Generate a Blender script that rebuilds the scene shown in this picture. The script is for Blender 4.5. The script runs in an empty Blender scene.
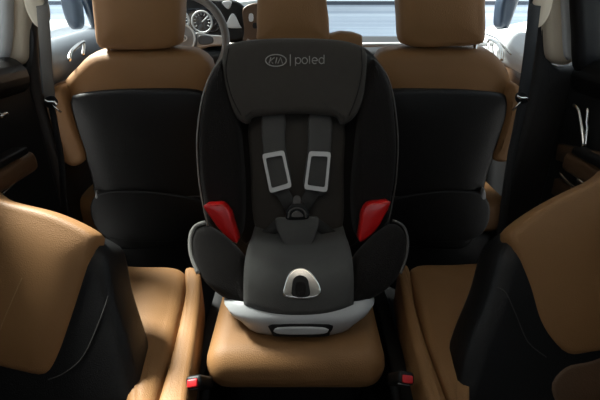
import bpy, bmesh, math, random
import numpy as np
from mathutils import Vector as V, Matrix
from mathutils.bvhtree import BVHTree
random.seed(3)
sc = bpy.context.scene
COL = sc.collection
F = 420.0; PITCH = math.radians(25); CAM = V((0, 0, 1.2))
cp, sp = math.cos(PITCH), math.sin(PITCH)
FW = V((0, cp, -sp)); UP = V((0, sp, cp)); RT = V((1, 0, 0))

# ---------- helpers ----------
def ray(u, v): return RT * ((u - 300) / F) + UP * ((200 - v) / F) + FW
def on(u, v, p, n):
    d = ray(u, v); return CAM + d * ((p - CAM).dot(n) / d.dot(n))
def PY(u, v, y): return on(u, v, V((0, y, 0)), V((0, 1, 0)))
def PZ(u, v, z): return on(u, v, V((0, 0, z)), V((0, 0, 1)))
def PX(u, v, x): return on(u, v, V((x, 0, 0)), V((1, 0, 0)))

def smooth_closed(pts, n=6):
    out = []; N = len(pts)
    for i in range(N):
        a, b, c, d = pts[i-1], pts[i], pts[(i+1) % N], pts[(i+2) % N]
        for k in range(n):
            t = k / n
            out.append(.5*((2*b)+(c-a)*t+(2*a-5*b+4*c-d)*t*t+(3*b-a-3*c+d)*t**3))
    return out
def smooth_open(pts, n=6):
    out = []; P = [pts[0]] + list(pts) + [pts[-1]]
    for i in range(1, len(P)-2):
        a, b, c, d = P[i-1], P[i], P[i+1], P[i+2]
        for k in range(n):
            t = k / n
            out.append(.5*((2*b)+(c-a)*t+(2*a-5*b+4*c-d)*t*t+(3*b-a-3*c+d)*t**3))
    out.append(pts[-1]); return out

def finish(name, bm, mat, parent=None, smooth=True, origin=None):
    bmesh.ops.recalc_face_normals(bm, faces=bm.faces)
    me = bpy.data.meshes.new(name)
    if origin is None:
        if parent is None and bm.verts:
            lo = V([min(v.co[i] for v in bm.verts) for i in range(3)])
            hi = V([max(v.co[i] for v in bm.verts) for i in range(3)])
            origin = V(((lo.x+hi.x)/2, (lo.y+hi.y)/2, lo.z))
        else: origin = V((0, 0, 0))
    if parent is not None:
        origin = wl(parent)
    for v in bm.verts: v.co -= origin
    bm.to_mesh(me); bm.free()
    for p in me.polygons: p.use_smooth = smooth
    me.materials.append(mat)
    o = bpy.data.objects.new(name, me); COL.objects.link(o)
    if parent is not None: o.parent = parent
    else: o.location = origin
    return o
def wl(o):
    l = V((0, 0, 0))
    while o is not None: l = l + o.location; o = o.parent
    return l
def tag(o, label=None, cat=None, group=None, kind=None):
    if label: o['label'] = label
    if cat: o['category'] = cat
    if group: o['group'] = group
    if kind: o['kind'] = kind
    return o
def thing(name, loc, label, cat, group=None):
    o = bpy.data.objects.new(name, None); o.empty_display_size = .05
    COL.objects.link(o); o.location = loc
    return tag(o, label, cat, group)

def frame(n):
    n = n.normalized()
    e1 = V((1, 0, 0)) - n * n.x
    if e1.length < .2: e1 = V((0, 1, 0)) - n * n.y
    e1.normalize(); e2 = n.cross(e1); return e1, e2, n

def pad_bm(pts3, n, thick, rnd, puff=0.0, sub=6, segs=4, bm=None):
    """cushion: closed outline of points, front side towards n, rounded rim, puffed face, real thickness"""
    bm = bm or bmesh.new()
    e1, e2, n = frame(n)
    c = sum(pts3, V((0, 0, 0))) / len(pts3)
    P = [V(((p-c).dot(e1), (p-c).dot(e2))) for p in pts3]
    H = [(p-c).dot(n) for p in pts3]
    P3 = [V((a.x, a.y, h)) for a, h in zip(P, H)]
    S = smooth_closed(P3, sub)
    # even spacing round the outline
    LL = [0.0]
    for i in range(len(S)): LL.append(LL[-1] + (S[(i+1) % len(S)]-S[i]).length)
    M0 = max(32, min(110, len(S))); T = []; j = 0
    for k in range(M0):
        d = LL[-1]*k/M0
        while LL[j+1] < d: j += 1
        T.append(S[j].lerp(S[(j+1) % len(S)], (d-LL[j])/max(LL[j+1]-LL[j], 1e-9)))
    S = T
    area = sum(S[i-1].x*S[i].y - S[i].x*S[i-1].y for i in range(len(S)))
    if area < 0: S.reverse()
    N = len(S); nor = []
    for i in range(N):
        t = (S[(i+1) % N] - S[i-1]); m = V((t.y, -t.x, 0))
        nor.append(m.normalized() if m.length > 1e-9 else V((0, 0, 0)))
    def ring(ins, h, sc_=1.0):
        r = []
        for i in range(N):
            q = S[i] - nor[i]*ins
            r.append(V((q.x*sc_, q.y*sc_, S[i].z*1.0 + h)))
        sp = LL[-1]/N
        for _ in range(int(min(8, 2*ins/sp + (1 if ins > .3*sp else 0)))):
            r = [(r[i-1]+r[i]*2+r[(i+1) % N])/4 for i in range(N)]
        return r
    rb = min(rnd, thick*.5)
    rings = []
    rings.append(ring(rnd, -thick, .5)); rings.append(ring(rnd, -thick))
    for k in range(1, segs+1):
        a = math.pi/2*k/segs
        rings.append(ring(rnd*(1-math.sin(a)), -thick + rb*(1-math.cos(a))))
    for k in range(1, segs+1):
        a = math.pi/2*k/segs
        rings.append(ring(rnd*(1-math.cos(a)), -rb + rb*math.sin(a)))
    SC = (1.0, .95, .88, .78, .66, .53, .40, .27, .14)
    rim = rings[-1]; K = len(SC)
    # height inside the rim grows smoothly with a soft distance to the rim
    M_ = 6
    Rp = np.array([[p.x, p.y, p.z] for p in rim]); Rn = np.roll(Rp, -1, axis=0)
    Q_ = np.concatenate([Rp + (Rn-Rp)*((j+.5)/M_) for j in range(M_)]); L_ = np.concatenate([np.linalg.norm(Rn-Rp, axis=1)/M_]*M_)
    def height(x, y):
        d2 = (Q_[:, 0]-x)**2 + (Q_[:, 1]-y)**2 + 1e-9
        D = float((L_/(d2*d2)).sum())**(-1/3)*1.16; w_ = L_/d2**1.5
        return float((w_*Q_[:, 2]).sum()/w_.sum()), 1-math.exp(-(D/.035)**1.2)
    for k in range(1, K):
        r = []
        for q in rim:
            h0, h1 = height(q.x*SC[k], q.y*SC[k]); r.append(V((q.x*SC[k], q.y*SC[k], h0 + puff*h1)))
        rings.append(r)
    h0, h1 = height(0, 0); cb = h0 + puff*h1
    vs = [[bm.verts.new(c + e1*q.x + e2*q.y + n*q.z) for q in r] for r in rings]
    for a, b in zip(vs[:-1], vs[1:]):
        for i in range(N):
            bm.faces.new((a[i], a[(i+1) % N], b[(i+1) % N], b[i]))
    hm = sum(H)/len(H)
    for r, h, fl in ((vs[0], -thick + sum(q.z for q in S)/N, True), (vs[-1], cb, False)):
        cv = bm.verts.new(c + n*h)
        for i in range(N):
            bm.faces.new((r[(i+1) % N], r[i], cv) if fl else (r[i], r[(i+1) % N], cv))
    return bm
def tpad(name, px, p, n, thick, rnd, puff, mat, parent, sub=6):
    n = n.normalized()
    return finish(name, pad_bm([on(u, v, p, n) for u, v in px], n, thick, rnd, puff, sub), mat, parent)

def tube_bm(pts, r, seg=8, closed=False, bm=None, flat=1.0, up=None):
    bm = bm or bmesh.new(); N = len(pts); rings = []
    ref = up or V((0, .3, 1)).normalized()
    for i, p in enumerate(pts):
        a = pts[i-1] if (closed or i > 0) else pts[i]
        b = pts[(i+1) % N] if (closed or i < N-1) else pts[i]
        t = (b-a); t = t.normalized() if t.length > 1e-9 else V((0, 0, 1))
        s = t.cross(ref)
        if s.length < .05: s = t.cross(V((1, 0, .1)))
        s.normalize(); w = s.cross(t).normalized()
        rr = r[i] if isinstance(r, (list, tuple)) else r
        rings.append([bm.verts.new(p + s*rr*math.cos(2*math.pi*k/seg) + w*rr*flat*math.sin(2*math.pi*k/seg)) for k in range(seg)])
    rng = range(N) if closed else range(N-1)
    for i in rng:
        a, b = rings[i], rings[(i+1) % N]
        for k in range(seg): bm.faces.new((a[k], a[(k+1) % seg], b[(k+1) % seg], b[k]))
    if not closed:
        bm.faces.new(rings[0][::-1]); bm.faces.new(rings[-1])
    return bm
def tube(name, pts, r, mat, parent=None, **k): return finish(name, tube_bm(pts, r, **k), mat, parent)

def box_bm(c, s, bev=.01, rot=None, bm=None, seg=3, taper=None):
    own = bmesh.new()
    bmesh.ops.create_cube(own, size=1)
    for v in own.verts:
        f = 1.0
        if taper and v.co.z > 0: f = taper
        v.co = V((v.co.x*s[0]*f, v.co.y*s[1], v.co.z*s[2]))
    if bev: bmesh.ops.bevel(own, geom=own.edges[:] + own.verts[:], offset=bev, segments=seg, profile=.5, affect='EDGES')
    M = Matrix.Translation(V(c)) @ (rot.to_4x4() if rot else Matrix())
    own.transform(M)
    if bm is None: return own
    me = bpy.data.meshes.new('tmp'); own.to_mesh(me); own.free(); bm.from_mesh(me); bpy.data.meshes.remove(me)
    return bm
def box(name, c, s, mat, parent=None, bev=.01, rot=None, **k): return finish(name, box_bm(c, s, bev, rot, **k), mat, parent)
def hexa_bm(q, bev=.01, seg=3):
    """eight corners: four below, four above"""
    bm = bmesh.new(); v = [bm.verts.new(V(p)) for p in q]
    for f in ((3,2,1,0), (4,5,6,7), (0,1,5,4), (1,2,6,5), (2,3,7,6), (3,0,4,7)): bm.faces.new([v[i] for i in f])
    bmesh.ops.recalc_face_normals(bm, faces=bm.faces)
    if bev: bmesh.ops.bevel(bm, geom=bm.edges[:], offset=bev, segments=seg, profile=.5, affect='EDGES')
    return bm
def loft_bm(rings, cap=True, closed=True):
    bm = bmesh.new(); vs = [[bm.verts.new(p) for p in r] for r in rings]; N = len(rings[0])
    for a, b in zip(vs[:-1], vs[1:]):
        for i in range(N if closed else N-1): bm.faces.new((a[i], a[(i+1) % N], b[(i+1) % N], b[i]))
    if cap: bm.faces.new(vs[0][::-1]); bm.faces.new(vs[-1])
    return bm
def ribbon_bm(pts, width, thick, wdir, bm=None):
    bm = bm or bmesh.new(); rings = []
    N = len(pts)
    for i, p in enumerate(pts):
        t = (pts[min(i+1, N-1)] - pts[max(i-1, 0)]).normalized()
        wd = wdir[i] if isinstance(wdir, list) else wdir
        w = (wd - t*wd.dot(t)).normalized(); h = t.cross(w)
        ww = width[i] if isinstance(width, (list, tuple)) else width
        rings.append([bm.verts.new(p + w*a*ww/2 + h*b*thick/2) for a, b in ((-1,-.5),(-.94,-1),(.94,-1),(1,-.5),(1,.5),(.94,1),(-.94,1),(-1,.5))])
    for a, b in zip(rings[:-1], rings[1:]):
        for k in range(8): bm.faces.new((a[k], a[(k+1) % 8], b[(k+1) % 8], b[k]))
    bm.faces.new(rings[0][::-1]); bm.faces.new(rings[-1]); return bm

def bvh_of(*objs):
    bm = bmesh.new()
    for o in objs:
        me = o.data.copy(); me.transform(Matrix.Translation(wl(o))); bm.from_mesh(me); bpy.data.meshes.remove(me)
    t = BVHTree.FromBMesh(bm); bm.free(); return t
def hit(b, u, v, lift=0.0):
    d = ray(u, v).normalized(); r = b.ray_cast(CAM, d)
    if r[0] is None: return None
    nn = r[1] if r[1].dot(d) < 0 else -r[1]
    return r[0] + nn*lift
def seam(name, b, px, r, mat, parent, lift=0.0, n=6, closed=False, extra=None):
    P = [V((a[0], a[1], 0)) for a in px]
    P = smooth_closed(P, n) if closed else smooth_open(P, n)
    Q = [hit(b, p.x, p.y, lift) for p in P]; Q = [q for q in Q if q is not None]
    return tube(name, Q, r, mat, parent, seg=6, closed=closed)

# ---------- materials ----------
def mat(name, color, rough=.5, metal=0.0, spec=.5, bump=None, var=None, sheen=0.0, coat=0.0):
    m = bpy.data.materials.new(name); m.use_nodes = True; nt = m.node_tree; b = nt.nodes['Principled BSDF']
    b.inputs['Base Color'].default_value = (*color, 1); b.inputs['Roughness'].default_value = rough
    b.inputs['Metallic'].default_value = metal; b.inputs['Specular IOR Level'].default_value = spec
    if sheen: b.inputs['Sheen Weight'].default_value = sheen; b.inputs['Sheen Roughness'].default_value = .4
    if coat: b.inputs['Coat Weight'].default_value = coat
    tc = nt.nodes.new('ShaderNodeTexCoord')
    if var:
        nz = nt.nodes.new('ShaderNodeTexNoise'); nz.inputs['Scale'].default_value = var[0]; nz.inputs['Detail'].default_value = 5
        nt.links.new(tc.outputs['Object'], nz.inputs['Vector'])
        mx = nt.nodes.new('ShaderNodeMix'); mx.data_type = 'RGBA'
        mx.inputs[6].default_value = (*[c*(1-var[1]) for c in color], 1); mx.inputs[7].default_value = (*[min(1, c*(1+var[1])) for c in color], 1)
        nt.links.new(nz.outputs['Fac'], mx.inputs[0]); nt.links.new(mx.outputs[2], b.inputs['Base Color'])
    if bump:
        kind, scale, st = bump
        if kind == 'voronoi': t = nt.nodes.new('ShaderNodeTexVoronoi'); out = 'Distance'
        elif kind == 'wave': t = nt.nodes.new('ShaderNodeTexWave'); out = 'Fac'; t.bands_direction = 'DIAGONAL'
        else: t = nt.nodes.new('ShaderNodeTexNoise'); out = 'Fac'
        t.inputs['Scale'].default_value = scale
        nt.links.new(tc.outputs['Object'], t.inputs['Vector'])
        bp = nt.nodes.new('ShaderNodeBump'); bp.inputs['Strength'].default_value = st; bp.inputs['Distance'].default_value = .002
        nt.links.new(t.outputs[out], bp.inputs['Height']); nt.links.new(bp.outputs['Normal'], b.inputs['Normal'])
    return m
TAN = mat('tan_leather', (.235, .118, .045), .55, spec=.3, bump=('voronoi', 420, .25), var=(9, .07))
BLK = mat('black_leather', (.0045, .0043, .0045), .46, spec=.32, bump=('voronoi', 420, .25))
HARD = mat('black_plastic', (.006, .006, .0065), .5, spec=.3, bump=('noise', 600, .15))
CARPET = mat('dark_carpet', (.006, .006, .0065), .95, spec=.1, bump=('noise', 900, .8), var=(300, .4))
FAB = mat('charcoal_fabric', (.048, .043, .037), .85, spec=.25, bump=('wave', 260, .3), var=(60, .12), sheen=.15)
FABD = mat('black_mesh_fabric', (.011, .0095, .0088), .9, spec=.15, bump=('voronoi', 500, .5), sheen=.08)
FABS = mat('dark_grey_knit_fabric', (.075, .074, .070), .75, spec=.3, bump=('wave', 260, .3), var=(60, .1), sheen=.1)
PIPE = mat('lit_grey_piping', (.22, .215, .20), .6)  # left piping of the child seat, side light put into the colour
PIPED = mat('dark_buckle_shaded_piping', (.07, .065, .06), .6)  # right piping with its shade put into the colour; also dark buckle parts
THREAD = mat('grey_thread', (.045, .043, .04), .7)
TTHREAD = mat('tan_thread', (.30, .17, .075), .7)
RED = mat('red_plastic', (.50, .008, .008), .28, spec=.5, coat=.3)
REDB = mat('buckle_red', (.55, .015, .02), .4)
SILP = mat('silver_plastic', (.46, .47, .48), .38, spec=.5)
GREYP = mat('grey_plastic', (.26, .265, .27), .45)
CHROME = mat('chrome', (.82, .80, .76), .16, metal=1)
REFL = mat('reflective_frame', (.65, .65, .64), .45, metal=.1)
WEB = mat('belt_webbing', (.035, .034, .032), .8, bump=('wave', 500, .4))
WEBB = mat('seat_belt_taupe_webbing', (.14, .125, .11), .75, bump=('wave', 500, .3))
WEBK = mat('seat_belt_black_webbing', (.018, .019, .021), .7, bump=('wave', 500, .3))
BEIGE = mat('beige_trim', (.50, .42, .32), .6, bump=('noise', 300, .1))
LGREY = mat('pale_grey_trim', (.52, .53, .54), .55)
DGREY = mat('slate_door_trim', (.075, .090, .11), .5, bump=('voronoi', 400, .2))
PGREY = mat('grey_trim_sunlit_door', (.62, .64, .66), .4)
PILD = mat('dark_pillar_trim', (.014, .0125, .012), .6, bump=('noise', 300, .2))
BROWN = mat('brown_door_insert', (.085, .043, .019), .5, bump=('voronoi', 300, .2))
HEADL = mat('headliner', (.45, .44, .42), .95, bump=('noise', 500, .3))
SCREEN = mat('gauge_screen', (.01, .014, .022), .12, spec=.6)
LOGO = mat('logo_thread', (.33, .32, .30), .7)
WHITE = mat('badge_silver', (.75, .75, .74), .3, metal=.6)
NAVY = mat('navy_frame', (.012, .022, .04), .4)
CONC = mat('pale_pavement', (.42, .43, .44), .9, var=(2, .12), bump=('noise', 30, .4))

def glass_mat():
    m = bpy.data.materials.new('window_glass'); m.use_nodes = True; nt = m.node_tree
    nt.nodes.remove(nt.nodes['Principled BSDF']); out = nt.nodes['Material Output']
    t = nt.nodes.new('ShaderNodeBsdfTransparent'); t.inputs[0].default_value = (.9, .94, .95, 1)
    g = nt.nodes.new('ShaderNodeBsdfGlossy'); g.inputs['Roughness'].default_value = .02
    mx = nt.nodes.new('ShaderNodeMixShader'); mx.inputs[0].default_value = .06
    nt.links.new(t.outputs[0], mx.inputs[1]); nt.links.new(g.outputs[0], mx.inputs[2]); nt.links.new(mx.outputs[0], out.inputs[0])
    return m
GLASS = glass_mat()
def siding():
    m = mat('pale_blue_siding', (.36, .43, .53), .6); nt = m.node_tree; b = nt.nodes['Principled BSDF']
    tc = nt.nodes.new('ShaderNodeTexCoord'); mp = nt.nodes.new('ShaderNodeMapping'); mp.inputs['Scale'].default_value = (.02, .02, 5)
    nz = nt.nodes.new('ShaderNodeTexNoise'); nz.inputs['Scale'].default_value = 3; nz.inputs['Detail'].default_value = 3
    nt.links.new(tc.outputs['Object'], mp.inputs[0]); nt.links.new(mp.outputs[0], nz.inputs['Vector'])
    r = nt.nodes.new('ShaderNodeValToRGB'); r.color_ramp.elements[0].position = .35; r.color_ramp.elements[1].position = .65
    r.color_ramp.elements[0].color = (.25, .31, .40, 1); r.color_ramp.elements[1].color = (.50, .57, .67, 1)
    nt.links.new(nz.outputs['Fac'], r.inputs[0]); nt.links.new(r.outputs[0], b.inputs['Base Color']); return m
SIDING = siding()

# ---------- the car shell ----------
def struct(name, bm, m, parent=None, smooth=False):
    o = finish(name, bm, m, parent, smooth)
    if parent is None: o['kind'] = 'structure'
    return o
struct('floor', box_bm((0, 1.1, .07), (2.0, 2.7, .06), .01), CARPET)
struct('trim_12', box_bm((0, -.8, .25), (1.6, 1.0, .3), .02), CARPET)
struct('ceiling', box_bm((0, .45, 1.585), (1.75, 3.5, .05), .02), HEADL)
struct('wall_back', box_bm((0, -1.3, .68), (1.8, .08, 1.15), .02), PILD)
struct('ground', box_bm((0, 6, -.55), (40, 40, .1), 0), CONC)
struct('wall_front', box_bm((0, 7.0, .33), (16, .3, 1.72), 0), SIDING)
struct('trim_1', box_bm((0, 6.95, 1.215), (16, .5, .05), 0), NAVY)

for s, nm, dn in ((-1, 'left', 1), (1, 'right', 2)):
    # front door: panel running forward, belt line roll, pocket
    x0, x1, y0, y1 = s*.835, s*.985, 1.36, 2.25
    top = 1.045
    t = .07*s
    d = struct('door_%d' % dn, hexa_bm([(x0, y0, .14), (x1, y1, .14), (x1+t, y1, .14), (x0+t, y0, .14),
                                        (x0, y0, top-.07), (x1, y1, top-.03), (x1+t, y1, top-.03), (x0+t, y0, top-.07)], .02), HARD, smooth=True)
    a, b = V((x0+.03*s, y0-.02, top-.045)), V((x1+.03*s, y1+.1, top-.02))
    finish('belt_line_roll', tube_bm([a.lerp(b, k/6) for k in range(7)], .07, seg=24, flat=1.1), DGREY if s < 0 else PGREY, d)  # right roll is paler: sunlight on it is put into the colour
    a2, b2 = V((x0-.012*s, y0+.02, .90)), V((x1-.012*s, y1-.05, .93))
    finish('door_insert', ribbon_bm([a2, b2], .11, .02, V((0, 0, 1))), BROWN, d)
    a3, b3 = V((x0-.035*s, y0+.05, .80)), V((x1-.035*s, y1-.2, .82))
    finish('armrest', tube_bm([a3.lerp(b3, k/4) for k in range(5)], .04, seg=14, flat=.8), HARD, d)
    # grab handle frame on the front door
    n = V((-(y1-y0)*s, (x1-x0)*s, 0)).normalized() * 1.0
    pp = V((x0-.09*s, y0, 1))
    px = [(69, 60), (72, 51), (83, 42), (84, 46), (83, 55)] if s < 0 else [(488, 53), (489, 40), (497, 43), (501, 50), (502, 60)]
    Q = [on(u, v, pp, n) for u, v in px]
    finish('grab_handle', tube_bm(smooth_open(Q, 5), .0065, seg=8), CHROME, d)
    if s > 0:
        Q = [on(u, v, pp+V((.02, 0, 0)), n) for u, v in [(486, 34), (496, 38), (511, 54)]]
        finish('trim_strip', tube_bm(Q, .004, seg=8), CHROME, d)
    # pane of the front door and its frame
    w = struct('window_%d' % dn, hexa_bm([(x0+.05*s, y0, top-.02), (x1+.05*s, y1+.1, top-.02), (x1+.056*s, y1+.1, top-.02), (x0+.056*s, y0, top-.02),
                                          (x0-.06*s, y0, 1.55), (x1-.06*s, y1-.35, 1.55), (x1-.054*s, y1-.35, 1.55), (x0-.054*s, y0, 1.55)], 0), GLASS)
    # pillar between windscreen and door
    struct('trim_%d' % (2 if s < 0 else 3), tube_bm([V((x1+.05*s, y1+.12, .98)), V((x1-.05*s, y1-.33, 1.56))], .032, seg=12), NAVY, smooth=True)
    # rear door
    XI = .775
    rd = struct('door_%d' % (dn+2), hexa_bm([(s*XI, .10, .14), (s*XI, 1.25, .14), (s*.93, 1.25, .14), (s*.93, .10, .14),
                                             (s*XI, .10, 1.03), (s*XI, 1.25, 1.03), (s*.93, 1.25, 1.03), (s*.93, .10, 1.03)], .03), HARD, smooth=True)
    struct('window_%d' % (dn+2), hexa_bm([(s*.86, .12, 1.0), (s*.86, 1.3, 1.0), (s*.866, 1.3, 1.0), (s*.866, .12, 1.0),
                                          (s*.78, .12, 1.55), (s*.78, 1.3, 1.55), (s*.786, 1.3, 1.55), (s*.786, .12, 1.55)], 0), GLASS)
    finish('upper_roll', tube_bm([V((s*.80, .12, 1.02)), V((s*.80, 1.2, 1.02))], .05, seg=18), BLK, rd)
    finish('armrest', box_bm((s*.765, .93, .80), (.05, .40, .06), .02), BROWN, rd)
    finish('switch_panel', box_bm((s*.755, .96, .842), (.04, .26, .02), .006), HARD, rd)
    wall = struct('wall_%s' % nm, hexa_bm([(s*.82, -1.3, .1), (s*.82, .10, .1), (s*.93, .10, .1), (s*.93, -1.3, .1),
                                   (s*.76, -1.3, 1.56), (s*.76, .10, 1.56), (s*.86, .10, 1.56), (s*.86, -1.3, 1.56)], .02), PILD)
    struct('baseboard_%s' % nm, box_bm((s*.90, 1.75, .13), (.08, 1.0, .08), .01), HARD)
    if s > 0:
        Q = [on(u, v, V((.765, 0, 0)), V((1, 0, 0))) for u, v in [(574, 105), (579, 110), (582, 128), (584, 147)]]
        finish('door_pull', tube_bm(smooth_open(Q, 4), [.006]*13, seg=8), CHROME, rd)
        Q = [on(u, v, V((.765, 0, 0)), V((1, 0, 0))) for u, v in [(588, 108), (587, 128), (585, 147)]]
        finish('door_pull', tube_bm(smooth_open(Q, 4), [.005]*9, seg=8), CHROME, rd)
        Q = [on(u, v, V((.735, 0, 0)), V((1, 0, 0))) for u, v in [(560, 173), (567, 181), (577, 189)]]
        finish('trim_strip', tube_bm(smooth_open(Q, 4), .0035, seg=8), CHROME, rd)
        c = PX(584, 184, .735); finish('release_lever', box_bm(c, (.02, .05, .016), .006), CHROME, rd)
        Q = [on(u, v, V((.77, 0, 0)), V((1, 0, 0))) for u, v in [(560, 152), (585, 158), (615, 166)]]
        finish('door_insert', ribbon_bm(Q, .05, .02, V((0, 0, 1))), BROWN, rd)
        Q = [on(u, v, V((.77, 0, 0)), V((1, 0, 0))) for u, v in [(556, 186), (580, 200), (610, 212)]]
        finish('door_insert', ribbon_bm(Q, .05, .02, V((0, 0, 1))), BROWN, rd)
    else:
        Q = [on(u, v, V((-.765, 0, 0)), V((1, 0, 0))) for u, v in [(-12, 205), (3, 193), (16, 182)]]
        finish('trim_strip', tube_bm(smooth_open(Q, 4), .0035, seg=8), CHROME, rd)
        c = PX(0, 187, -.76); finish('release_lever', box_bm(c, (.02, .03, .012), .005), CHROME, rd)
        c = PX(2, 115, -.765); finish('door_pull', box_bm(c, (.02, .03, .012), .005), CHROME, rd)
        Q = [on(u, v, V((-.765, 0, 0)), V((1, 0, 0))) for u, v in [(-20, 175), (0, 168), (16, 160)]]
        finish('door_insert', ribbon_bm(Q, .05, .02, V((0, 0, 1))), BROWN, rd)

# centre pillars (lower dark covers, upper pale covers)
YB = 1.22
def pillar(nm, px, y, thick, m, rnd=.02, n=V((0, -1, 0))):
    return tag(tpad(nm, px, V((0, y, 0)), n, thick, rnd, .01, m, None), kind='structure')
pillar('trim_4', [(-30, 60), (5, 66), (24, 62), (27, 30), (30, 20), (33, 26), (34, 60), (39, 105), (49, 140), (58, 170), (64, 215), (68, 262), (30, 275), (18, 200), (8, 120), (-30, 90)], YB+.02, .04, PILD)
pillar('trim_5', [(1, -60), (26, -60), (27, 0), (26, 40), (24, 62), (8, 68), (-4, 66), (-6, 30), (-4, -20)], YB, .09, BEIGE)
pillar('trim_6', [(640, 62), (578, 66), (556, 66), (551, 50), (548, 22), (544, 16), (541, 24), (538, 60), (531, 100), (522, 135), (513, 170), (504, 215), (498, 262), (540, 275), (562, 200), (572, 120), (640, 90)], YB+.02, .04, PILD)
pr = pillar('trim_7', [(551, -60), (576, -60), (578, 0), (578, 40), (577, 60), (566, 66), (552, 62), (547, 50), (546, 0)], YB, .09, BEIGE)
tpad('edge_cover', [(563, -50), (577, -50), (579, 0), (578, 45), (575, 58), (567, 58), (564, 30)], V((0, YB-.015, 0)), V((0, -1, 0)), .05, .008, .004, LGREY, pr)
pillar('trim_8', [(580, -60), (625, -60), (625, 90), (600, 82), (582, 74), (579, 40)], YB-.06, .05, HARD)
pl = pillar('trim_9', [(-14, -60), (7, -60), (8, 0), (7, 40), (2, 62), (-14, 62), (-30, 30)], YB-.03, .04, LGREY)

for s, nm in ((-1, 'left'), (1, 'right')):
    c = PY(69 if s < 0 else 508, 12, 2.15)
    dd = bpy.data.objects['door_1' if s < 0 else 'door_2']
    mm = finish('side_mirror', pad_bm([c + V((a*.036, 0, b*.075)) for a, b in ((-1, .5), (-.6, 1), (.6, 1), (1, .5), (.8, -.6), (.3, -1), (-.3, -1), (-.8, -.6))], V((0, -1, 0)), .09, .02, .0), NAVY, dd)
    # a parked car outside
    X, Y0 = s*3.3, 3.4
    car = thing('parked_car', (X, Y0+2, -.5), 'white parked car outside, seen through the window left of the driver seat' if s < 0 else 'white parked car outside, seen through the window right of the passenger seat', 'car', 'parked cars outside')
    wp = mat('white_car_paint', (.78, .80, .82), .3, coat=.4)
    side = [(-2.1, .0), (-2.15, .35), (-2.0, .62), (-1.75, .72), (-1.45, 1.18), (-.9, 1.32), (.3, 1.32), (1.0, .80), (1.9, .66), (2.15, .4), (2.12, .0)]
    rings = []
    for k, (w_, sc2) in enumerate(((-.86, .90), (-.84, .97), (-.6, 1), (.6, 1), (.84, .97), (.86, .90))):
        rings.append([V((X + w_*(1 - .12*max(0, (q.y-.7)/.6)), Y0+2+q.x*sc2, -.33 + q.y*sc2)) for q in smooth_closed([V((a, b, 0)) for a, b in side], 4)])
    finish('body', loft_bm(rings), wp, car)
    for y_ in (-1.35, 1.35):
        for w_ in (-.80, .80):
            bm = tube_bm([V((X+w_-.1, Y0+2+y_, -.19)), V((X+w_+.1, Y0+2+y_, -.19))], .31, seg=24)
            finish('wheel', bm, HARD, car)
    for w_ in (-1, 1):
        for ya, yb in ((-1.35, -.35), (-.27, .62)):
            xx = X + w_*.80
            finish('side_window', hexa_bm([(xx-.05, Y0+2+ya, .42), (xx+.05, Y0+2+ya, .42), (xx+.05, Y0+2+yb+(.15 if yb > 0 else 0), .42), (xx-.05, Y0+2+yb+(.15 if yb > 0 else 0), .42),
                                           (xx-.09*(1), Y0+2+ya+.12, .80), (xx+.03, Y0+2+ya+.12, .80), (xx+.03, Y0+2+yb-.25*(yb > 0), .80), (xx-.09, Y0+2+yb-.25*(yb > 0), .80)], .01), NAVY, car)

# ---------- dashboard ----------
ds = thing('dashboard', (0, 2.25, .1), 'dark dashboard with gauges, vents and a bright metal trim strip, beyond the front seats', 'dashboard')
finish('body', hexa_bm([(-.98, 2.18, .2), (.98, 2.18, .2), (.98, 2.7, .2), (-.98, 2.7, .2),
                        (-.98, 2.14, .99), (.98, 2.14, .99), (1.0, 2.62, 1.035), (-1.0, 2.62, 1.035)], .03), HARD, ds)
tpad('gauge_hood', [(150, -4), (205, -2), (236, 0), (246, 12), (247, 40), (150, 44)], V((0, 2.10, 0)), V((0, -1, .1)), .12, .02, .0, HARD, ds)
tpad('gauge_screen', [(160, 12), (196, 8), (216, 10), (219, 30), (200, 33), (160, 33)], V((0, 2.09, 0)), V((0, -1, .1)), .015, .004, 0, SCREEN, ds)
for cx, cy, r in ((202, 22, .045), (180, 20, .04)):
    c = PY(cx, cy, 2.068)
    g = finish('gauge_ring', tube_bm([c + V((r*math.cos(a), 0, r*math.sin(a))) for a in [k*math.pi/12 for k in range(24)]], .004, closed=True, seg=6, up=V((0,1,0))), SILP, ds)
    bm = bmesh.new()
    for k in range(11):
        a = math.radians(-30+24*k); q = V((math.cos(a), 0, math.sin(a)))
        tube_bm([c+q*r*.62, c+q*r*.85], .0018, seg=5, bm=bm)
    tube_bm([c, c+V((.6, 0, .5))*r], .0022, seg=5, bm=bm)
    finish('dial_marks', bm, SILP, ds)
# triangular vent frames and centre stack
for px in ([(222, 2), (231, 1), (229, 8), (226, 8)], [(226, 27), (228, 20), (233, 13), (240, 26), (241, 28)]):
    tpad('vent_cover', px, V((0, 2.075, 0)), V((0, -1, .1)), .02, .003, 0.002, PGREY, ds, sub=3)
tpad('center_stack', [(243, 8), (262, 6), (262, 46), (243, 46), (244, 30)], V((0, 2.09, 0)), V((0, -1, .1)), .05, .008, .0, BROWN, ds)
tpad('stack_button', [(249, 14), (253, 14), (253, 21), (249, 21)], V((0, 2.085, 0)), V((0, -1, .1)), .02, .002, 0, PGREY, ds, sub=2)
tpad('stack_button', [(253, 23), (257, 23), (257, 28), (253, 28)], V((0, 2.085, 0)), V((0, -1, .1)), .02, .002, 0, HARD, ds, sub=2)
tube('trim_strip', [PY(u, v, 2.10) for u, v in [(350, 45), (372, 44.8), (410, 44.5)]] + [PY(560, 43, 2.10)], .0105, SILP, ds, seg=10)
tube('trim_strip', [PY(u, v, 2.10) for u, v in [(215, 44), (238, 43.6), (262, 43.5)]], .004, CHROME, ds, seg=10)
tube('top_edge_strip', [PY(u, v, 2.5) for u, v in [(236, 3), (262, 2)]], .012, LGREY, ds, seg=10)
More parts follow.
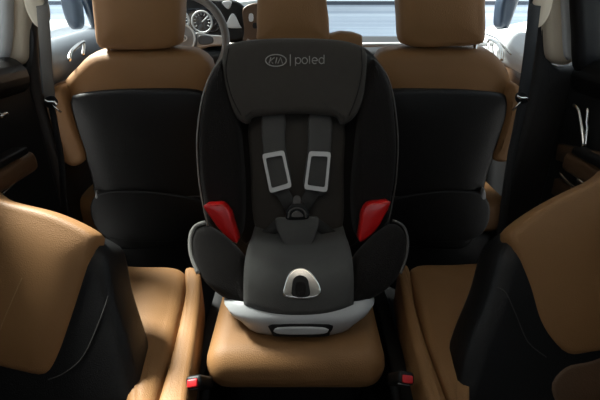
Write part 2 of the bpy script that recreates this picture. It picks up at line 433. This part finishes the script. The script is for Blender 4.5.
# windscreen
struct('window_5', hexa_bm([(-1.0, 2.66, .98), (1.0, 2.66, .98), (1.0, 2.668, .98), (-1.0, 2.668, .98), (-.85, 1.95, 1.56), (.85, 1.95, 1.56), (.85, 1.958, 1.56), (-.85, 1.958, 1.56)], 0), GLASS)

# steering wheel
swc = PY(183, 40, 1.93)
sw = thing('steering_wheel', swc, 'dark steering wheel with silver spokes, half hidden behind the left front headrest', 'steering wheel')
nrm = V((0, -1, .28)).normalized(); e1, e2, _ = frame(nrm)
if e2.z < 0: e2 = -e2
circ = lambda r, n=40, off=0: [swc + e1*r*math.cos(2*math.pi*k/n) + e2*r*math.sin(2*math.pi*k/n) + nrm*off for k in range(n)]
tube('rim', circ(.185), .017, mat('wheel_leather', (.11, .10, .09), .42, bump=('voronoi', 300, .2)), sw, seg=12, closed=True, up=nrm)
hub = finish('hub', pad_bm(circ(.062, 12, .02), nrm, .06, .015, .01), GREYP, sw)
tube('hub_ring', circ(.058, 30, .03), .004, WHITE, sw, closed=True, up=nrm)
bm = bmesh.new(); el = [swc + e1*.026*math.cos(2*math.pi*k/24) + e2*.014*math.sin(2*math.pi*k/24) + nrm*.036 for k in range(24)]
tube_bm(el, .0022, closed=True, seg=6, bm=bm, up=nrm)
def kia_strokes():
    return [[(-.62, -.5), (-.62, .5)], [(-.2, .5), (-.58, 0), (-.2, -.5)], [(0, -.5), (0, .5)], [(.2, -.5), (.42, .5), (.64, -.5)]]
for st in kia_strokes():
    tube_bm([swc + e1*.026*x*1.0 + e2*.014*y + nrm*.036 for x, y in st], .0016, seg=5, bm=bm)
finish('badge', bm, WHITE, hub)
for a0, m_ in ((0, SILP), (180, SILP), (270, HARD)):
    a = math.radians(a0); q = e1*math.cos(a)+e2*math.sin(a); t_ = nrm.cross(q)
    sk = [swc+q*.055+t_*.03, swc+q*.055-t_*.03, swc+q*.12-t_*.022, swc+q*.175-t_*.016, swc+q*.175+t_*.016, swc+q*.12+t_*.022]
    spk = finish('spoke', pad_bm(sk, nrm, .03, .006, .0, sub=4), m_, sw)
    if a0 != 270:
        finish('button_panel', pad_bm([swc+q*r_+t_*w_+nrm*.006 for r_, w_ in ((.072, .018), (.072, -.018), (.125, -.014), (.125, .014))], nrm, .012, .004, 0, sub=4), DGREY, spk)
tube('column', [swc - nrm*.02, swc - nrm*.10], .035, HARD, sw, seg=16)

# ---------- front seats ----------
def front_seat(cx, side, label, shell_px, tan_px, head_px, bol_px, pocket_px, handle_px):
    base = V((PY(cx, 230, 1.45).x, 1.55, .10))
    t = thing('front_seat', base, label, 'car seat', None)
    p = V((0, 1.42, .6)); n = V((0, -1, -.07))
    tpad('backrest', tan_px, p+V((0, .02, 0)), n, .14, .045, .012, TAN, t)
    sh = tpad('back_panel', shell_px, p+V((0, -.004, 0)), n, .06, .02, .008, BLK, t)
    tpad('side_bolster', bol_px, p+V((0, -.012, 0)), n, .15, .02, .005, TAN, t)
    h = tpad('headrest', head_px, V((0, 1.40, 1.1)), V((0, -1, -.03)), .11, .028, .014, TAN, t)
    bh = bvh_of(sh)
    seam('pocket_edge', bh, pocket_px, .003, THREAD, t, .001)
    for dx in (-24, 27):
        q = PY(cx+dx, 54, 1.46); tube('headrest_post', [q+V((0, 0, -.08)), q+V((0, 0, .05))], .007, CHROME, t)
    tpad('pocket', [(pocket_px[0][0]+4, pocket_px[0][1]+5), (pocket_px[-1][0]-2, pocket_px[-1][1]+5), (pocket_px[-1][0]-6, 238), (pocket_px[0][0]+12, 238)], p+V((0, -.02, 0)), n, .03, .008, .006, BLK, t)
    tpad('recliner_cover', handle_px, p+V((0, -.02, 0)), n, .04, .006, .004, GREYP, t)
    xc = base.x
    finish('seat_cushion', box_bm((xc+.02*side, 1.72, .44), (.44, .52, .16), .05), TAN, t)
    finish('seat_base', box_bm((xc, 1.70, .23), (.42, .46, .27), .03), HARD, t)
    return t
front_seat(133, -1, 'tan and black front seat on the left, before the steering wheel, seen from behind',
    [(68, 103), (76, 95), (100, 91), (140, 89), (196, 91), (206, 110), (206, 180), (202, 240), (150, 250), (112, 248), (98, 220), (90, 180), (78, 140)],
    [(50, 98), (60, 82), (74, 67), (90, 54), (130, 51), (180, 51), (198, 56), (210, 72), (212, 120), (208, 235), (150, 243), (104, 235), (92, 190), (76, 140), (62, 108)],
    [(88, -40), (180, -40), (180, 0), (178, 36), (172, 48), (140, 51), (104, 50), (94, 44), (91, 20), (89, 0)],
    [(42, 97), (52, 88), (62, 88), (68, 104), (76, 130), (86, 158), (72, 168), (58, 158), (48, 130)],
    [(94, 189), (105, 193), (140, 196), (172, 197), (202, 196)],
    [(95, 192), (99, 197), (103, 210), (99, 214), (95, 206)])
front_seat(447, 1, 'tan and black front seat on the right, passenger side, seen from behind',
    [(512, 104), (505, 95), (480, 91), (440, 89), (388, 91), (378, 110), (378, 180), (384, 240), (430, 250), (468, 248), (480, 220), (488, 180), (502, 140)],
    [(516, 90), (512, 72), (502, 58), (488, 51), (440, 49), (392, 51), (380, 58), (375, 76), (375, 120), (376, 235), (430, 243), (478, 235), (488, 190), (503, 140), (514, 110)],
    [(399, -40), (489, -40), (488, 0), (488, 34), (483, 45), (450, 48), (414, 48), (403, 42), (401, 20), (400, 0)],
    [(508, 94), (516, 84), (524, 92), (525, 112), (520, 140), (510, 162), (493, 160), (499, 140), (506, 118)],
    [(384, 196), (410, 197), (440, 196), (472, 193), (484, 189)],
    [(483, 190), (486, 192), (486, 205), (482, 212), (478, 205)])

ms = thing('middle_seatback', (-.02, 1.5, .1), 'tan middle seatback and headrest peeking out behind the child seat', 'car seat')
tpad('headrest', [(258, -20), (262, -26), (320, -26), (325, -18), (328, 6), (330, 28), (324, 44), (262, 44), (256, 28), (256, 6)], V((0, 1.42, 1.1)), V((0, -1, 0)), .10, .026, .014, TAN, ms)
tpad('backrest', [(256, 46), (290, 42), (322, 38), (334, 33), (350, 32), (361, 38), (364, 60), (358, 235), (236, 235), (236, 60)], V((0, 1.45, 1.1)), V((0, -1, 0)), .11, .03, .01, TAN, ms)
finish('base', box_bm((-.01, 1.51, .28), (.28, .12, .36), .03), HARD, ms)

# ---------- front seat belts ----------
def belt(label, m, px, g_px, clip, low, m2):
    g = PY(*g_px, YB-.055)
    t = thing('seat_belt', g, label, 'seat belt')
    Q = smooth_open([PY(u, v, y) for u, v, y in px], 5)
    finish('webbing', ribbon_bm(Q, .030, .003, V((1, .0, 0))), m, t)
    Q = smooth_open([PY(u, v, y) for u, v, y in low], 5)
    finish('lower_webbing', ribbon_bm(Q, .024, .003, V((.9, -.4, 0))), m2, t)
    R = g; s = 1 if g.x > 0 else -1
    finish('upper_guide', pad_bm([R+V((.024*math.cos(a)*1.1, 0, .052*math.sin(a))) for a in [k*math.pi/5 for k in range(10)]], V((0, -1, 0)), .03, .01, .008), BEIGE, t)
    c = PY(*clip, YB-.05)
    tg = tpad('latch_plate', [(clip[0]-6, clip[1]-5), (clip[0]+1, clip[1]-7), (clip[0]+6, clip[1]-1), (clip[0]+4, clip[1]+4), (clip[0]-3, clip[1]+5), (clip[0]-7, clip[1]+1)], V((0, YB-.05, 0)), V((0, -1, 0)), .008, .003, .001, HARD, t)
    d = 1
    tube('tongue', [c+V((.008*-s, -.008, -.004)), c+V((.026*-s, -.008, -.030)) if s > 0 else c+V((.026, -.008, -.024))], .0055, CHROME, t, flat=.5)
    tube('plate_edge', smooth_open([PY(clip[0]+a, clip[1]+b, YB-.065) for a, b in ((-6, -3), (-2, -1), (3, -1), (6, 2))], 4), .0035, CHROME, t)
    return t
belt('taupe seat belt hanging by the left pillar, beside the driver seat', WEBB,
     [(43, -60, YB-.04), (42, -2, YB-.045), (43, 12, YB-.06), (46, 55, YB-.05), (50, 102, YB-.04)], (34, 6), (51, 103),
     [(51, 104, YB-.04), (56, 130, YB-.035), (62, 165, YB-.03), (66, 220, YB-.03), (84, 300, YB-.03), (96, 336, YB-.03)], WEBK)
belt('black seat belt hanging by the right pillar, beside the passenger seat', WEBK,
     [(536, -60, YB-.04), (535, -2, YB-.045), (534, 12, YB-.06), (529, 55, YB-.05), (523, 98, YB-.04)], (543, 6), (523, 99),
     [(523, 100, YB-.04), (517, 130, YB-.035), (511, 160, YB-.03), (503, 220, YB-.03), (498, 300, YB-.03), (494, 336, YB-.03)], WEBK)

# ---------- rear cushions ----------
ZC = .50
def cushion(label, outline_px, bolster_px, name='rear_seat_cushion'):
    P = [PZ(u, v, ZC) for u, v in outline_px]
    c = sum(P, V((0, 0, 0)))/len(P)
    t = thing(name, (c.x, c.y, .10), label, 'seat cushion')
    finish('cushion', pad_bm(P, V((0, 0, 1)), .15, .03, .012), TAN, t)
    P = [PZ(u, v, ZC+.002) for u, v in bolster_px]
    finish('side_bolster', pad_bm(P, V((0, 0, 1)), .14, .015, .004), TAN, t)
    finish('support', pad_bm([V((p.x*.96, p.y*.96+.03, .36)) for p in [PZ(u, v, ZC) for u, v in outline_px]], V((0, 0, 1)), .26, .03, 0), HARD, t)
    return t
cushion('pale tan left rear seat cushion, the brightest, left of the child seat',
    [(100, 262), (140, 263), (182, 266), (184, 290), (178, 320), (168, 360), (157, 400), (152, 450), (138, 462), (126, 445), (122, 390), (100, 330), (62, 300), (60, 265)],
    [(185, 267), (199, 269), (201, 290), (197, 330), (191, 370), (185, 415), (180, 425), (152, 425), (157, 400), (169, 360), (179, 320), (185, 290)])
cushion('brown shadowed right rear seat cushion, right of the child seat',
    [(411, 264), (450, 261), (500, 259), (542, 262), (540, 300), (502, 330), (472, 374), (478, 445), (466, 462), (454, 450), (449, 400), (438, 370), (424, 330), (415, 296)],
    [(398, 266), (409, 265), (414, 296), (423, 330), (437, 370), (450, 405), (456, 425), (434, 425), (430, 410), (420, 372), (408, 325), (401, 290)])
mc = thing('middle_seat_cushion', (-.01, .95, .10), 'brown middle seat cushion with rounded edge, carrying the child seat', 'seat cushion')
finish('cushion', box_bm((-.010, .965, .443), (.415, .575, .114), .054, seg=6), TAN, mc)
finish('support', box_bm((-.012, 1.0, .26), (.34, .48, .31), .03), HARD, mc)
# dark trays between the cushions
for s, xa, xb, lab in ((-1, -.262, -.225, 'left'), (1, .222, .262, 'right')):
    struct('trim_%d' % (10 if s < 0 else 11), hexa_bm([(xa-.012*s*0, .35, .12), (xb, .35, .12), (xb-.0, 1.1, .12), (xa, 1.1, .12), (xa, .35, .40), (xb, .35, .40), (xb, 1.1, .40), (xa, 1.1, .40)], .006), HARD, smooth=True)

# buckles
def buckle(label, px, ang):
    c = PZ(px[0], px[1], .50)
    t = thing('seat_belt_buckle', c - V((0, 0, .07)), label, 'buckle')
    R = Matrix.Rotation(math.radians(ang), 3, 'Y') @ Matrix.Rotation(math.radians(38), 3, 'X')
    finish('housing', box_bm(c + R @ V((0, 0, -.032)), (.034, .026, .075), .007, R), HARD, t)
    finish('release_button', box_bm(c + R @ V((0, -.003, .008)), (.022, .016, .008), .003, R), REDB, t)
    finish('slot_rim', box_bm(c + R @ V((-.004, -.0125, -.002)), (.024, .003, .006), .001, R), GREYP, t)
    tube('stalk', [c + R @ V((0, 0, -.065)), c + V((0, .02, -.13))], .012, HARD, t)
buckle('black buckle with bright red button beside the pale left cushion', (194, 382), -12)
buckle('black buckle with dim red button beside the shadowed right cushion', (406, 378), 12)

# ---------- folded rear seatbacks ----------
PB = V((0, .75, .762)); NB = V((0, -.87, .50)).normalized()
def seatback(label, body_px, tan_px, low_px, seam_px, tseam, upper):
    P = [on(u, v, PB, NB) for u, v in body_px]; c = sum(P, V((0, 0, 0)))/len(P)
    t = thing('rear_seatback', (c.x, c.y, .5), label, 'seatback')
    b = finish('shell', pad_bm(P, NB, .13, .035, .0), BLK, t)
    f = tpad('back_cover', tan_px, PB+NB*.006, NB, .06, .016, .01, TAN, t)
    bb = bvh_of(b)
    seam('side_seam', bb, seam_px, .0011, THREAD, t, .0006, n=8)
    bf = bvh_of(f)
    if tseam: seam('cover_seam', bf, tseam, .0012, TTHREAD, t, .0)
    if low_px: tpad('lower_cover', low_px, PB+NB*.004, NB, .02, .008, .006, BROWN, t)
    return t
seatback('tan and black rear seatback folded forward over the pale left cushion',
    [(-34, 201), (0, 211), (50, 223), (97, 246), (106, 264), (113, 300), (127, 345), (140, 395), (140, 415), (60, 425), (-60, 445), (-66, 300)],
    [(-36, 188), (0, 200), (50, 213), (90, 233), (93, 248), (82, 285), (69, 325), (57, 358), (44, 377), (20, 374), (-20, 364), (-50, 355), (-54, 290)],
    None,
    [(108, 296), (100, 320), (84, 355), (66, 372), (48, 380)], [(22, 278), (10, 305), (-4, 340)], None)
seatback('tan and black rear seatback folded forward over the shadowed right cushion',
    [(634, 180), (600, 192), (550, 217), (508, 244), (499, 264), (489, 300), (471, 345), (458, 395), (458, 415), (540, 425), (664, 445), (668, 290)],
    [(636, 164), (600, 179), (550, 204), (513, 231), (515, 248), (530, 285), (541, 322), (556, 345), (571, 357), (590, 355), (620, 350), (650, 340), (654, 280)],
    [(566, 368), (590, 362), (640, 352), (645, 425), (600, 428), (566, 415), (552, 388)],
    [(497, 287), (506, 293), (516, 315), (528, 342), (546, 357)], None, None)

# ---------- the child seat ----------
cs = thing('child_seat', (-.005, .95, ZC), 'black and charcoal child car seat with red side clips, strapped upright on the middle cushion', 'child seat')
# base
def ring_at(sc_x, y0, y1, z, r=.10, cx=-.0, n=32):
    out = []
    for k in range(n):
        a = 2*math.pi*k/n; ca, sa = math.cos(a), math.sin(a)
        e = .45
        out.append(V((cx + sc_x*math.copysign(abs(ca)**e, ca), (y0+y1)/2 + (y1-y0)/2*math.copysign(abs(sa)**(e*1.3), sa), z)))
    return out
base = finish('base', loft_bm([ring_at(.132, .77, 1.10, .503, cx=-.002), ring_at(.150, .745, 1.12, .508, cx=-.002), ring_at(.160, .738, 1.13, .525, cx=-.002), ring_at(.172, .734, .98, .55, cx=-.002), ring_at(.178, .737, .92, .572, cx=-.002), ring_at(.15, .78, .88, .58, cx=-.002)]), SILP, cs)
bb = bvh_of(base)
hp = [(272, 325), (330, 325), (330, 333), (326, 337), (276, 337), (272, 333)]
YF = V((0, .731, .54)); NF = V((0, -1, .12))
Q = [on(u, v, YF, NF) for u, v in hp]
if all(q is not None for q in Q):
    nq = V((0, -1, -.15))
    hb = finish('handle_recess', pad_bm(Q, NF, .02, .003, 0, sub=3), HARD, base)
Q = [on(u, v, YF, NF) for u, v in [(278, 327), (324, 327), (323, 333), (279, 333)]]
if all(q is not None for q in Q):
    finish('handle', pad_bm([q + V((0, -.005, 0)) for q in Q], NF, .012, .003, .001, sub=3), SILP, base)

# seat cushion with rolled front, cross section swept across the width
prof = [(1.08, .60), (1.02, .622), (.95, .632), (.88, .648), (.83, .655), (.79, .65), (.762, .63), (.745, .60), (.738, .578), (.75, .565), (.80, .56), (1.08, .56)]
prof = [V((0, y, z)) for y, z in prof]
ps = smooth_closed(prof, 4)
rings = []
for k in range(17):
    f = -1 + k/8; x = f*.125 - .003
    rings.append([V((x, p.y + .028*abs(f)**2.4, p.z + .008*f*f)) for p in ps])
seat = finish('seat_pad', loft_bm(rings), FABS, cs)
for px, nm in (([(204, 223), (194, 227), (189, 238), (190, 256), (197, 274), (212, 291), (233, 303), (252, 309), (252, 288), (248, 268), (243, 254), (235, 244), (225, 234), (214, 226)], 'l'),
               ([(394, 221), (404, 226), (409, 238), (408, 256), (402, 274), (388, 290), (368, 301), (348, 308), (349, 287), (352, 267), (356, 253), (364, 243), (374, 233), (384, 225)], 'r')):
    p0, n0 = V((0, .76, .565)), V((0, -.72, .62))
    w = finish('thigh_wing', pad_bm([on(u, v, p0, n0) for u, v in px], n0, .085, .03, .014), FABD, cs)
    edge = [V((u, v, 0)) for u, v in (px[:5])]
    Q = [on(q.x + (1.5 if nm == 'l' else -1.5), q.y - .5, p0 - n0.normalized()*.014, n0) for q in smooth_open(edge, 5)]
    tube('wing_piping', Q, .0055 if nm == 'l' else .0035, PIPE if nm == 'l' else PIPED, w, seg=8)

# back shell, wings
pk, nk = V((0, 1.10, .80)), V((0, -1, .22))
tpad('shell', [(232, 46), (260, 40), (300, 39), (340, 40), (366, 46), (384, 66), (394, 95), (397, 135), (396, 175), (392, 210), (386, 250), (340, 262), (255, 262), (210, 250), (203, 210), (198, 175), (197, 135), (202, 95), (214, 66)],
     pk+V((0, .05, 0)), nk, .10, .03, .0, HARD, cs)
tpad('back_pad', [(238, 100), (300, 96), (358, 100), (360, 160), (362, 205), (356, 246), (300, 252), (244, 246), (234, 205), (236, 160)], pk-V((0, .0, 0)), nk, .06, .02, .008, FABD, cs)
tpad('center_pad', [(252, 112), (300, 110), (342, 112), (344, 170), (340, 235), (300, 243), (258, 235), (250, 170)], pk-V((0, .02, 0)), nk, .03, .012, .006, FAB, cs)
LW = [(222, 58), (212, 72), (203, 95), (198, 125), (197, 150), (199, 180), (203, 205), (208, 226), (226, 240), (240, 240), (243, 200), (240, 150), (236, 115), (228, 80)]
RW = [(374, 58), (386, 74), (393, 95), (397, 125), (398, 150), (396, 180), (392, 205), (388, 226), (372, 240), (357, 240), (353, 200), (357, 150), (361, 115), (368, 80)]
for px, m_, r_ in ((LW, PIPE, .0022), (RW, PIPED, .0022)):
    pw = pk-V((0, .075, 0))
    w = tpad('side_wing', px, pw, nk, .13, .024, .006, FABD, cs)
    Q = [on(u, v, pw-nk.normalized()*.016, nk) for u, v in px[:8]]
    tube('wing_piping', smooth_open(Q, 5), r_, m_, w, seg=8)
# red belt guides
for px in ([(203, 206), (212, 204), (222, 204), (229, 212), (233, 224), (238, 243), (229, 240), (220, 231), (211, 219)],
           [(391, 202), (381, 202), (369, 204), (363, 213), (361, 226), (359, 242), (366, 240), (376, 231), (384, 218)]):
    tpad('red_belt_guide', px, pk-V((0, .125, 0)), V((0, -1, .3)), .05, .006, .004, RED, cs, sub=4)['label'] = 'glossy red belt guide'
# headrest
ph, nh = V((0, 1.06, .95)), V((0, -1, .16))
HX = [(222, 50), (232, 42), (258, 38), (293, 37), (330, 38), (354, 42), (367, 50), (368, 68), (365, 95), (359, 113), (350, 123), (341, 126), (335, 118), (300, 115), (255, 118), (248, 125), (239, 122), (230, 111), (224, 92), (221, 70)]
hr = tpad('headrest', HX, ph, nh, .12, .022, .004, FAB, cs)
IN = [(240, 50), (293, 45), (347, 50), (352, 75), (346, 104), (334, 112), (296, 110), (256, 112), (244, 104), (237, 75)]
hb = bvh_of(hr)
for px in ([(229, 48), (226, 70), (231, 95), (241, 115)], [(361, 48), (362, 70), (357, 95), (349, 116)]):
    seam('headrest_seam', hb, px, .0014, FABD, hr, .0)
# emblem and lettering
bm = bmesh.new(); cx, cy = 276, 60.5
R2 = lambda u, v: hit(hb, u, v, .0012)
tube_bm([R2(cx+10.3*math.cos(a), cy+5.9*math.sin(a)) for a in [k*math.pi/20 for k in range(40)]], .0014, closed=True, seg=6, bm=bm)
for st in [[(-7, 3), (-5, -3)], [(-1.5, -3), (-5.6, .4), (-3, 3)], [(-.4, 3), (1, -3)], [(1.8, 3), (4.6, -3), (6.6, 3)]]:
    tube_bm([R2(cx+x, cy+y) for x, y in st], .0013, seg=6, bm=bm)
finish('emblem', bm, LOGO, hr)
bm = bmesh.new()
tube_bm([R2(290.3, 54.5), R2(290.3, 60), R2(290.3, 66)], .0012, seg=6, bm=bm)
def arc(x, y, rx, ry, a0, a1, n=16): return [(x+rx*math.cos(math.radians(a0+(a1-a0)*k/n)), y-ry*math.sin(math.radians(a0+(a1-a0)*k/n))) for k in range(n+1)]
x = 295.5
strokes = [[(x, 57.5), (x, 61), (x, 66)], arc(x+2.6, 60.7, 2.6, 3, 0, 360),
           arc(x+9.2, 60.7, 2.7, 3, 0, 360), [(x+14, 56), (x+14, 60), (x+14, 63.7)],
           [(x+16.6, 60.7), (x+19.5, 60.7), (x+21.8, 60.7)] , arc(x+19.2, 60.7, 2.6, 3, 0, 310),
           arc(x+26, 60.7, 2.5, 3, 0, 360), [(x+28.5, 54.8), (x+28.5, 60), (x+28.5, 63.7)]]
for st in strokes: tube_bm([R2(a, b) for a, b in st], .0011, seg=6, bm=bm)
finish('lettering', bm, LOGO, hr)
# harness
pc = pk - V((0, .045, 0)); 
def plane_pts(px, off): return [on(u, v, pk - V((0, off, 0)), nk) for u, v in px]
for top, mid, frm, low in (
    ([(263, 112), (284, 112), (285, 145), (291, 188), (271, 194), (263, 150)], None, [(262, 154), (284, 150), (292, 187), (270, 193)], [(281, 190), (287, 200), (293, 212)]),
    ([(310, 112), (331, 112), (331, 150), (327, 193), (304, 190), (308, 150)], None, [(309, 151), (331, 152), (327, 192), (304, 189)], [(314, 190), (308, 200), (301, 212)])):
    s_ = finish('shoulder_pad', pad_bm(plane_pts(top, .045), nk, .02, .006, .003, sub=4), FABS, cs)
    fp = plane_pts(frm, .054); c = sum(fp, V((0, 0, 0)))/4
    fr = [c + (q-c)*1.0 for q in fp]
    # rounded rectangular loop with a flat band
    outer = []
    for i in range(4):
        a, b, d = fr[i-1], fr[i], fr[(i+1) % 4]
        outer += [b + (a-b).normalized()*.008, b + ((a-b).normalized()+(d-b).normalized())*.0018, b + (d-b).normalized()*.008]
    e1_, e2_, n_ = frame(nk); bmf = bmesh.new(); rr = []
    for q in outer:
        ins = (c-q).normalized()*.0105*1.25
        rr.append([bmf.verts.new(q), bmf.verts.new(q+n_*.003), bmf.verts.new(q+ins+n_*.003), bmf.verts.new(q+ins)])
    for i in range(len(rr)):
        a, b = rr[i], rr[(i+1) % len(rr)]
        for k in range(4): bmf.faces.new((a[k], a[(k+1) % 4], b[(k+1) % 4], b[k]))
    finish('reflective_frame', bmf, REFL, s_, smooth=False)['label'] = 'silver rectangular frame'
    finish('strap', ribbon_bm(plane_pts(low, .045), .036, .004, V((1, 0, 0))), WEB, cs)
for q in ([(281, 222), (268, 233), (250, 247)], [(314, 222), (328, 232), (345, 246)]):
    a = [on(u, v, pk-V((0, o, 0)), nk) for (u, v), o in zip(q, (.07, .05, .03))]
    finish('lap_strap', ribbon_bm(smooth_open(a, 4), .030, .004, V((0, 0, 1))), WEB, cs)
pbk = pk - V((0, .105, 0))
bk = tpad('crotch_pad', [(275, 220), (285, 218), (297, 219), (309, 217), (319, 219), (316, 235), (310, 245), (300, 250), (288, 248), (280, 238)], pbk, V((0, -1, .35)), .02, .006, .006, FABS, cs)
bx = tpad('buckle', [(286, 219), (288, 209), (294, 204), (301, 204), (307, 209), (309, 218), (298, 220)], pbk-V((0, .004, 0)), V((0, -1, .35)), .022, .004, .004, HARD, cs)
tube('buckle_arch', smooth_open([on(u, v, pbk-V((0, .010, 0)), V((0, -1, .35))) for u, v in [(288, 218), (290, 211), (297, 208), (304, 211), (306, 218)]], 5), .0022, PIPED, bx)
tpad('release_button', [(292, 217), (293, 213), (297, 211), (301, 213), (303, 217)], pbk-V((0, .012, 0)), V((0, -1, .35)), .01, .002, .001, PIPED, bx, sub=4)
tpad('strap_link', [(293, 200), (295, 196), (299, 196), (301, 200), (300, 206), (294, 206)], pbk-V((0, .002, 0)), V((0, -1, .35)), .012, .003, 0.001, PIPED, bx, sub=4)
# adjuster: silver arch with a dark slot, on the rolled front of the seat pad
sb = bvh_of(seat)
G = lambda u, v, l=.0: hit(sb, u, v, l)
ov = [(283, 295), (284, 285), (289, 273), (296, 268), (305, 268), (313, 274), (320, 285), (321, 294), (313, 298), (302, 299), (291, 298)]
nA = V((0, -.72, .69)).normalized(); GC = (G(302, 268)+G(302, 299))/2 + nA*.004
aj = finish('adjuster_cover', pad_bm([on(u, v, GC+nA*.006, nA) for u, v in ov], nA, .016, .004, .002), CHROME, cs)
aj['label'] = 'chrome arched strap adjuster'
sl = [(293, 296), (292, 285), (294, 278), (300, 275), (307, 278), (309, 285), (309, 296)]
finish('adjuster_slot', pad_bm([on(u, v, GC+nA*.0105, nA) for u, v in sl], nA, .01, .002, 0, sub=4), HARD, aj)
finish('adjuster_strap', pad_bm([on(u, v, GC+nA*.0125, nA) for u, v in [(296, 295), (296, 283), (305, 283), (305, 295)]], nA, .006, .001, 0, sub=3), FABD, aj)

# under-seat rail glimpsed right
r_ = tube('seat_rail', [PZ(478, 228, .16), PZ(497, 252, .16)], .008, GREYP, None); tag(r_, 'thin grey metal seat rail on the dark floor behind the right front seat', 'rail')

# ---------- light ----------
w = bpy.data.worlds.new('World'); sc.world = w; w.use_nodes = True; nt = w.node_tree
bg = nt.nodes['Background']; bg.inputs[0].default_value = (.86, .93, 1, 1); bg.inputs[1].default_value = 1.15
sun = bpy.data.lights.new('Sun', 'SUN'); sun.energy = 31.0; sun.angle = math.radians(14); sun.color = (1, .95, .86)
so = bpy.data.objects.new('Sun', sun); COL.objects.link(so)
so.rotation_euler = V((.52, -.35, -.75)).to_track_quat('-Z', 'Y').to_euler()
dl = bpy.data.lights.new('cabin_fill', 'AREA'); dl.energy = 1; dl.size = .5; dl.color = (1, .92, .8)  # added fill light under the roof, not a fixture of the car
do = bpy.data.objects.new('cabin_fill', dl); COL.objects.link(do); do.location = (0, .45, 1.53)

cam = bpy.data.cameras.new('Camera'); cam.sensor_width = 36; cam.lens = F/600*36; cam.clip_start = .01
co = bpy.data.objects.new('Camera', cam); COL.objects.link(co); co.location = CAM
co.rotation_euler = (math.pi/2 - PITCH, 0, 0); sc.camera = co
sc.view_settings.view_transform = 'Standard'; sc.view_settings.look = 'None'; sc.view_settings.gamma = 1
sc.view_settings.use_curve_mapping = False; sc.view_settings.exposure = 0.06
